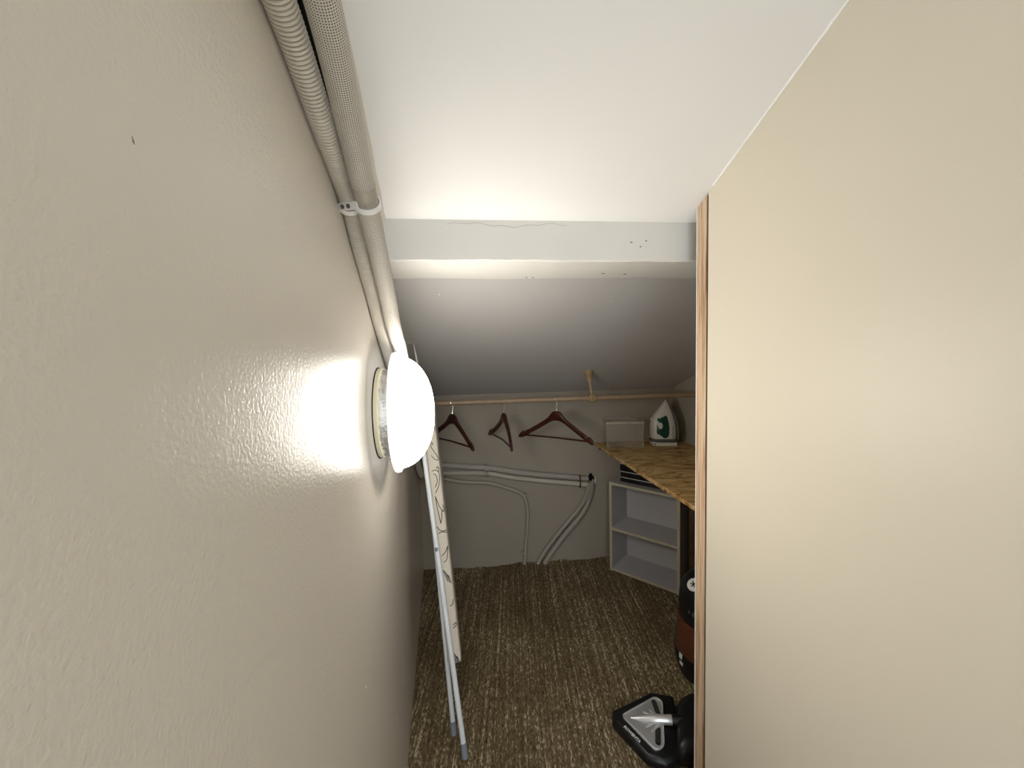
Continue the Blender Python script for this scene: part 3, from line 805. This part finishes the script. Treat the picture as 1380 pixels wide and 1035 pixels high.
def build_iron():
    c = Vector((.880, 2.235, TZ)); ux = Vector((1, -.10, 0)).normalized(); uy = Vector((-ux.y, ux.x, 0))
    t = thing('steam_iron', c, 'white and green steam iron standing on its heel on the table', 'iron')
    P = lambda x, y, z: c + ux * x + uy * y + Z * z
    # sections: z, left, right, half-thickness
    S = [(.040, -.070, .066, .050), (.060, -.072, .068, .052), (.090, -.073, .069, .053), (.120, -.072, .067, .051), (.150, -.068, .061, .047),
         (.175, -.056, .054, .042), (.200, -.038, .045, .035), (.225, -.019, .035, .026), (.245, -.002, .026, .018), (.258, .007, .020, .010), (.264, .011, .016, .004)]
    def shell(S, name, mat, n=20, pw=.6, dy=0):
        vs = []
        for (z, a, b, h) in S:
            for q in range(n):
                an = 2 * pi * q / n; cx, cy = cos(an), sin(an)
                vs.append(P((a + b) / 2 + (b - a) / 2 * math.copysign(abs(cx) ** pw, cx), dy + h * math.copysign(abs(cy) ** pw, cy), z))
        m = len(S)
        fs = [(i * n + q, i * n + (q + 1) % n, (i + 1) * n + (q + 1) % n, (i + 1) * n + q) for i in range(m - 1) for q in range(n)]
        fs += [tuple(range(n - 1, -1, -1)), tuple((m - 1) * n + q for q in range(n))]
        return MB().add(vs, fs).build(name, mat, t, smooth=True, angle=50)
    shell(S, 'body', 'iron_white')
    shell([(.022, -.070, .068, .050), (.026, -.074, .071, .054), (.038, -.074, .071, .054), (.042, -.070, .068, .050)], 'heel_band', 'dark_grey')
    # wedge-shaped heel foot
    mb = MB(); mb.prism([P(-.066, -.045, 0), P(.068, -.045, 0), P(.066, -.045, .021), P(-.066, -.045, .024)], uy * .09)
    mb.build('heel', 'iron_white', t, bevel=.003)
    # soleplate down the right-hand side
    mb = MB(); R = []
    for (z, a, b, h) in S:
        R.append([P(b - .002, -h * .96, z), P(b + .005, -h * .96, z), P(b + .005, h * .96, z), P(b - .002, h * .96, z)])
    vs = [p for r in R for p in r]; m = len(R)
    fs = [(i * 4 + q, i * 4 + (q + 1) % 4, (i + 1) * 4 + (q + 1) % 4, (i + 1) * 4 + q) for i in range(m - 1) for q in range(4)] + [(3, 2, 1, 0), tuple((m - 1) * 4 + q for q in range(4))]
    mb.add(vs, fs).build('soleplate', 'steel', t, smooth=True, angle=40)
    # green handle inset on the near side, following the bulge of the body
    def surf(x, z):
        for (s0, s1) in zip(S[:-1], S[1:]):
            if s0[0] <= z <= s1[0]:
                f = (z - s0[0]) / (s1[0] - s0[0]); a, b, h = [s0[i] + (s1[i] - s0[i]) * f for i in (1, 2, 3)]
                q = max(-.99, min(.99, (x - (a + b) / 2) / ((b - a) / 2))); ang = abs(q) ** (1 / .6)
                return -h * (max(0, 1 - ang ** 2) ** .5) ** .6
        return 0
    g = [(-.033, .166), (-.022, .160), (-.012, .163), (.000, .171), (.010, .178), (.016, .165), (.021, .14), (.024, .11), (.023, .085), (.019, .066), (.008, .055), (-.004, .057), (-.014, .068), (-.024, .074), (-.034, .078), (-.038, .095), (-.036, .120), (-.035, .145)]
    g = [(-.013 + (x + .006) * 1.2, .112 + (z - .115) * 1.15) for x, z in g]
    cen = (-.013, .112)
    def inset(poly, cen, name, mat, lift):
        vs = []; rings = 4; n = len(poly)
        for r in range(rings + 1):
            f = 1 - r / rings
            for (x, z) in poly:
                xx = cen[0] + (x - cen[0]) * f; zz_ = cen[1] + (z - cen[1]) * f
                vs.append(P(xx, surf(xx, zz_) - (lift if r else -.001), zz_))
        fs = [(r * n + q, r * n + (q + 1) % n, (r + 1) * n + (q + 1) % n, (r + 1) * n + q) for r in range(rings) for q in range(n)]
        return MB().add(vs, fs).build(name, mat, t, smooth=True, angle=70)
    inset(g, cen, 'green_inset', 'green', .003)
    dial = [(-.028 + .0135 * cos(a), .120 + .022 * sin(a)) for a in np.linspace(0, 2 * pi, 20, endpoint=False)]
    inset(dial, (-.028, .120), 'thumb_opening', 'iron_white', .007)
    MB().tube([P(.040, surf(.04, .09) - .001, .05), P(.041, surf(.041, .09) - .001, .09), P(.039, surf(.039, .118) - .001, .118)], .0012, 6).build('panel_line', 'dark_grey', t)
    MB().lathe(P(-.066, -.012, .155), -ux, [(.010, 0), (.010, .006), (.007, .009)], 16).build('steam_knob', 'iron_white', t, smooth=True)
    MB().lathe(P(-.060, -.046, .012), -uy, [(.006, 0), (.006, .004), (.003, .006)], 12).build('cord_outlet', 'bracket', t, smooth=True)
    return t
build_iron()

# ================================================================== IRONING BOARD
def build_ironing_board():
    Rlo, Rhi = Vector((-.192, 1.236, .235)), Vector((-.3233, 1.529, 1.160))
    u = (Rhi - Rlo).normalized()                                  # up along the board
    w = EW - u * EW.dot(u); w.normalize()                         # across the board, away from the camera
    n = w.cross(u).normalized()
    if n.x < 0: n = -n                                            # out of the padded face, towards the room
    L = (Rhi - Rlo).length
    base = Vector((-.20, 1.19, 0))
    t = thing('ironing_board', base, 'folded ironing board with printed cream cover leaning beside the left wall', 'ironing board')
    th = .046
    # rounded slab: outline in (v across, s along), nose at the bottom
    def width(s):
        return .07 + .23 * min(1, (s / .42)) ** .6 if s < .42 else .30
    mb = MB(); R = []
    for s in [0, .004, .012, .03, .06, .10, .16, .24, .33, .42, .6, .8, .88, L - .02, L - .006, L]:
        e = .012 if s in (0, L) else (.004 if s in (.004, L - .006) else 0)
        W = width(s); ring = []
        v0 = .0 + (e if True else 0); v1 = W - e
        t0, t1 = -th + e * .6, -e * .6
        r = .009
        for (cv, ct, a0) in ((v0 + r, t1 - r, 90), (v0 + r, t0 + r, 180), (v1 - r, t0 + r, 270), (v1 - r, t1 - r, 0)):
            for a in (0, 30, 60, 90):
                q = radians(a0 + a)
                ring.append(Rlo + u * s + w * (cv + r * cos(q)) + n * (ct + r * sin(q)))
        R.append(ring)
    m = 16; vs = [p for r in R for p in r]
    fs = [(i * m + q, i * m + (q + 1) % m, (i + 1) * m + (q + 1) % m, (i + 1) * m + q) for i in range(len(R) - 1) for q in range(m)]
    fs += [tuple(range(m - 1, -1, -1)), tuple((len(R) - 1) * m + q for q in range(m))]
    cover = mb.add(vs, fs).build('padded_cover', 'cover', t, smooth=True, angle=60)
    # line drawings printed on the cover edge: (a across -th..0, s along)
    def E(a, s): return Rlo + u * s + n * (a * th) - w * .0004
    def motif(poly, s0, k=1.0, closed=False, name='printed_motif'):
        P = [E(a, s0 + b * k) for a, b in poly]
        if closed: P.append(P[0])
        MB().tube(smooth_path(P, .002), .0013, 5).build(name, 'ink', cover)
    hang = [(-.60, .050), (-.30, .0), (-.42, -.045), (-.60, .050)]
    def m_hanger(s0, f=1):
        motif([(-.62, .048 * f), (-.40, .012 * f), (-.22, -.004 * f)], s0); motif([(-.22, -.004 * f), (-.30, -.03 * f), (-.42, -.05 * f)], s0)
        motif([(-.42, -.05 * f), (-.55, .0), (-.62, .048 * f)], s0); motif([(-.22, -.004 * f), (-.10, -.010 * f), (-.06, .004 * f), (-.12, .014 * f)], s0)
    def m_hanger2(s0):
        motif([(-.55, .02), (-.50, .034), (-.40, .036), (-.38, .026)], s0); motif([(-.55, .02), (-.45, .012), (-.08, -.022), (-.12, -.032), (-.35, -.028), (-.60, -.012)], s0)
    def m_seam(s0):
        motif([(-.75, .022), (-.55, .008), (-.30, .003), (-.04, .006)], s0); motif([(-.70, -.003), (-.40, .0), (-.04, -.003)], s0)
    def m_iron(s0):
        motif([(-.68, .030), (-.40, .032), (-.16, .022), (-.14, .0), (-.28, -.028), (-.56, -.050)], s0)
        motif([(-.30, .036), (-.22, .044), (-.12, .038), (-.16, .024)], s0); motif([(-.60, .02), (-.38, .012), (-.34, -.01), (-.55, -.03)], s0)
    def m_peg(s0):
        motif([(-.62, .0), (-.30, .012), (-.08, .030)], s0); motif([(-.08, .030), (-.25, -.012), (-.52, -.022)], s0)
    def m_scr(s0):
        for i in range(3): motif([(-.60 + .16 * i, .020 - .008 * i), (-.36 + .12 * i, -.016 - .004 * i)], s0)
        motif([(-.62, .024), (-.34, .004), (-.12, -.02)], s0)
    m_scr(.02); motif([(-.36, .01), (-.10, .018), (-.10, .026), (-.34, .02)], .10); motif([(-.40, 0), (-.20, .005), (-.10, .02)], .18)
    m_scr(.275); m_peg(.345); m_seam(.425); m_hanger(.505); m_iron(.615); m_hanger2(.715); m_seam(.80); m_peg(.86); m_hanger(.93)
    # two enamelled leg tubes folded against the near edge, with rubber caps
    f1 = Vector((-.177, 1.140, .010)); d1 = (Vector((-.326, 1.392, .862)) - Vector((-.177, 1.136, 0))).normalized()
    leg1 = MB().tube([f1 + d1 * q for q in (.03, .3, .56, .97)], .0088, 14).build('leg', 'tube_white', t, smooth=True)
    MB().tube([f1 - Z * .008, f1 + d1 * .012, f1 + d1 * .034], .0102, 14).build('rubber_foot', 'grey_rubber', leg1, smooth=True)
    f2 = Vector((-.224, 1.218, .010)); pv = Vector((-.2835, 1.3215, .591)); d2 = (pv - Vector((-.224, 1.216, 0))).normalized()
    leg2 = MB().tube([f2 + d2 * q for q in (.03, .3, .58, .66)], .0080, 14).build('leg', 'tube_white', t, smooth=True)
    MB().tube([f2 - Z * .008, f2 + d2 * .012, f2 + d2 * .034], .0098, 14).build('rubber_foot', 'grey_rubber', leg2, smooth=True)
    pq = f1 + d1 * .622
    MB().lathe(pq - Y * .006, -Y, [(.0062, 0), (.0062, .006), (.0035, .008)], 14).build('pivot', 'grey_rubber', t, smooth=True)
    # chrome wire rest at the top, reaching up to the slope
    for k, dz in ((0, 0), (.012, -.006)):
        a = Vector((-.350, 1.500 + k, 1.13)); b = Vector((-.392, 1.546 + k, 1.334 + dz))
        c = Vector((-.424, 1.550 + k, 1.334 + dz)); d = Vector((-.404, 1.52 + k, 1.13))
        MB().tube(smooth_path([a, a.lerp(b, .5), a.lerp(b, .93), b.lerp(c, .08), b.lerp(c, .9), c.lerp(d, .06), d], .006), .0030, 8).build('wire_rest', 'chrome', t, smooth=True)
build_ironing_board()

# ================================================================== VACUUM CLEANER
def build_vacuum():
    c = Vector((.760, 1.45, 0))
    t = thing('vacuum_canister', c, 'round black and smoky brown vacuum canister behind the pine strip', 'vacuum cleaner')
    V = lambda pr, name, mat, **k: MB().lathe(c, Z, pr, 48).build(name, mat, t, smooth=True, angle=35, **k)
    V([(.105, .0), (.118, .006), (.132, .05), (.135, .085), (.134, .100)], 'base', 'black')
    V([(.133, .100), (.1345, .103), (.128, .16), (.120, .212), (.118, .216)], 'dust_bin', 'dustbin')
    V([(.119, .214), (.124, .217), (.124, .223), (.119, .226)], 'ring', 'dustbin')
    V([(.117, .224), (.118, .28), (.114, .325), (.104, .360), (.085, .384), (.05, .396), (.001, .400)], 'motor_head', 'black')
    # white round badge with a dark star-like mark, low on the sloping shoulder
    d = Vector((-.92, -.39, 0)); ctr = c + d * .094 + Z * .382; nn = (d * .62 + Z * .78).normalized()
    b = MB().lathe(ctr - nn * .004, nn, [(.026, 0), (.026, .004), (.023, .0052)], 28).build('badge', 'badge', t, smooth=True)
    e1 = d.cross(Z).normalized(); e2 = nn.cross(e1)
    for a in (20, 80, 140):
        q = e1 * cos(radians(a)) + e2 * sin(radians(a))
        MB().box(ctr + nn * .0014, .026, .004, .0012, (q, nn.cross(q), nn)).build('badge_mark', 'ink', b)
    # pale print on the side
    for zc, a0, h in ((.092, 188, .020), (.066, 190, .014)):
        mb = MB(); vs = []
        for i in range(7):
            a = radians(a0 + i * 1.3)
            for z in (zc - h / 2, zc + h / 2):
                r = .1365 if z < .1 else .1345
                vs.append(c + Vector((cos(a), sin(a), 0)) * r + Z * z)
        mb.add(vs, [(2 * i, 2 * i + 1, 2 * i + 3, 2 * i + 2) for i in range(6)]).build('side_print', 'badge', t)
    for a0 in (203, 211):
        a = radians(a0); p = c + Vector((cos(a), sin(a), 0)) * .118
        MB().tube([p + Z * .285, p + Z * .262 + Vector((.003, 0, 0))], .0015, 6).build('side_mark', 'silver', t)
build_vacuum()

def build_nozzle():
    tip = Vector((.314, 1.243, 0)); ux = Vector((.504 - .314, 1.205 - 1.243, 0)).normalized(); uy = Vector((-ux.y, ux.x, 0))
    t = thing('vacuum_floor_head', tip + ux * .1, 'black triangular vacuum floor head with silver top plate', 'vacuum head')
    P = lambda x, y, z: tip + ux * x + uy * y + Z * z
    inv = lambda q: ((Vector((q[0], q[1], 0)) - tip).dot(ux), (Vector((q[0], q[1], 0)) - tip).dot(uy))
    out = [inv(q) for q in [(.319, 1.262), (.311, 1.226), (.340, 1.172), (.386, 1.098), (.437, 1.079), (.492, 1.099), (.548, 1.287), (.556, 1.316), (.483, 1.334)]]
    # black shell, tapered upward
    cx = sum(a for a, b in out) / len(out); cy = sum(b for a, b in out) / len(out)
    mb = MB(); vs = []; n = len(out)
    for z, f in ((.002, .985), (.012, 1.0), (.026, .985), (.036, .90)):
        vs += [P(cx + (a - cx) * f, cy + (b - cy) * f, z) for a, b in out]
    fs = [(i * n + q, i * n + (q + 1) % n, (i + 1) * n + (q + 1) % n, (i + 1) * n + q) for i in range(3) for q in range(n)] + [tuple(range(n - 1, -1, -1)), tuple(3 * n + q for q in range(n))]
    mb.add(vs, fs).build('shell', 'black', t, bevel=.003)
    # silver triangular plate, edges rounded
    pl = [inv(q) for q in [(.344, 1.229), (.481, 1.297), (.500, 1.279), (.444, 1.121), (.414, 1.111)]]
    def rnd(poly, r, k=5):
        o = []; n = len(poly)
        for i in range(n):
            p = Vector((*poly[i], 0)); a = (Vector((*poly[i - 1], 0)) - p); b = (Vector((*poly[(i + 1) % n], 0)) - p)
            rr = min(r, a.length * .45, b.length * .45)
            p0, p1 = p + a.normalized() * rr, p + b.normalized() * rr
            for j in range(k + 1):
                s = j / k; o.append(((1 - s) ** 2 * p0 + 2 * s * (1 - s) * p + s * s * p1)[:2])
        return o
    pr = rnd(pl, .014)
    mb = MB(); mb.prism([P(a, b, .034) for a, b in pr], Z * .009)
    plate = mb.build('silver_plate', 'silver', t, bevel=.002)
    ring_ = [P(a, b, .0432) for a, b in pr]; ring_.append(ring_[0])
    MB().tube(ring_, .0026, 8, caps=False).build('plate_rim', 'bright_silver', plate, smooth=True)
    # two dark grille slots beside the neck
    ccx = sum(a for a, b in pr) / len(pr)
    for sgn, (q0, q1) in ((1, ((.470, 1.277), (.468, 1.228))), (-1, ((.447, 1.178), (.430, 1.133)))):
        a, b = Vector((*inv(q0), 0)), Vector((*inv(q1), 0)); d = (b - a).normalized(); m = Vector((-d.y, d.x, 0))
        poly = []
        for cc, s0 in ((a, 180), (b, 0)):
            for k in range(7):
                an = radians(s0 - 90 + 180 * k / 6); 
                v = cc + d * (cos(an) * .008) + m * (sin(an) * .008) if False else cc + (d * cos(an) + m * sin(an)) * .008
                poly.append(v)
        slot = MB().prism([P(v.x, v.y, .0425) for v in poly], Z * .0015).build('grille_slot', 'black', plate)
        for k in range(3):
            off = m * (-.004 + .004 * k); aa, bb = a + off, b + off
            MB().tube([P(aa.x, aa.y, .0445), P(bb.x, bb.y, .0445)], .0008, 5).build('grille_rib', 'dark_grey', slot)
    # raised silver neck running from the tip to the joint, with curved wings
    nose, end = Vector((*inv((.366, 1.222)), 0)), Vector((*inv((.500, 1.198)), 0))
    path = [P(nose.x + (end.x - nose.x) * s, nose.y + (end.y - nose.y) * s, .040 + .012 * s) for s in np.linspace(0, 1, 14)]
    MB().tube(path, lambda i, L: .002 + .0125 * min(1, (i / 13) * 1.7) ** .8, 18).build('neck', 'bright_silver', plate, smooth=True)
    for s0, off in ((.36, -.030), (.50, -.042), (.36, .028), (.52, .040)):
        pts = []
        for q in np.linspace(0, 1, 10):
            x = nose.x + (end.x - nose.x) * (s0 + (.92 - s0) * q); y = nose.y + (end.y - nose.y) * (s0 + (.92 - s0) * q) + off * (1 - q) ** 1.6
            pts.append(P(x, y, .043 + .006 * q))
        MB().tube(pts, lambda i, L: .0025 + .0065 * (i / 9), 12).build('wing', 'bright_silver', plate, smooth=True)
    e3 = P(end.x, end.y, .052)
    MB().tube([e3 - ux * .012, e3], .0152, 20).build('collar', 'bright_silver', t, smooth=True)
    # maker's lettering along the lower edge
    cu = bpy.data.curves.new('lettering_text', 'FONT'); cu.body = 'ROWENTA'; cu.size = .0130; cu.extrude = .0003; cu.offset = .0003; cu.align_x = 'CENTER'; cu.align_y = 'CENTER'
    tmp = bpy.data.objects.new('lettering_tmp', cu); COL.objects.link(tmp)
    dg = bpy.context.evaluated_depsgraph_get()
    me = bpy.data.meshes.new_from_object(tmp.evaluated_get(dg)); bpy.data.objects.remove(tmp); bpy.data.curves.remove(cu)
    a, b = Vector((.341, 1.199, 0)), Vector((.379, 1.140, 0)); dx = (b - a).normalized(); dy = Z.cross(dx)
    mid = (a + b) / 2 + Z * .0368
    mm = Matrix((( dx.x, dy.x, 0, mid.x), (dx.y, dy.y, 0, mid.y), (0, 0, 1, mid.z), (0, 0, 0, 1)))
    me.transform(mm); me.materials.clear(); me.materials.append(M['badge'])
    lo = bpy.data.objects.new('lettering', me); COL.objects.link(lo); lo.parent = t; lo.matrix_parent_inverse = Matrix.Translation(-t.location)
    # black swivel joint and the stubby motor housing lying on the carpet behind the strip
    MB().tube([e3, e3 + ux * .03, e3 + ux * .075 - Z * .001], lambda i, L: (.016, .020, .024)[i], 20).build('swivel_joint', 'black', t, smooth=True)
    mb = MB(); hs = [inv(q) for q in [(.540, 1.262), (.590, 1.290), (.640, 1.300), (.760, 1.270), (.760, 1.115), (.640, 1.080), (.520, 1.085), (.470, 1.095)]]
    hs = rnd(hs, .03, 4); vs = []; n = len(hs)
    hx = sum(a for a, b in hs) / n; hy = sum(b for a, b in hs) / n
    for z, f in ((.003, .94), (.015, 1.0), (.045, .99), (.066, .90), (.074, .7)):
        vs += [P(hx + (a - hx) * f, hy + (b - hy) * f, z) for a, b in hs]
    fs = [(i * n + q, i * n + (q + 1) % n, (i + 1) * n + (q + 1) % n, (i + 1) * n + q) for i in range(4) for q in range(n)] + [tuple(range(n - 1, -1, -1)), tuple(4 * n + q for q in range(n))]
    mb.add(vs, fs).build('motor_housing', 'black', t, smooth=True, angle=60)
build_nozzle()
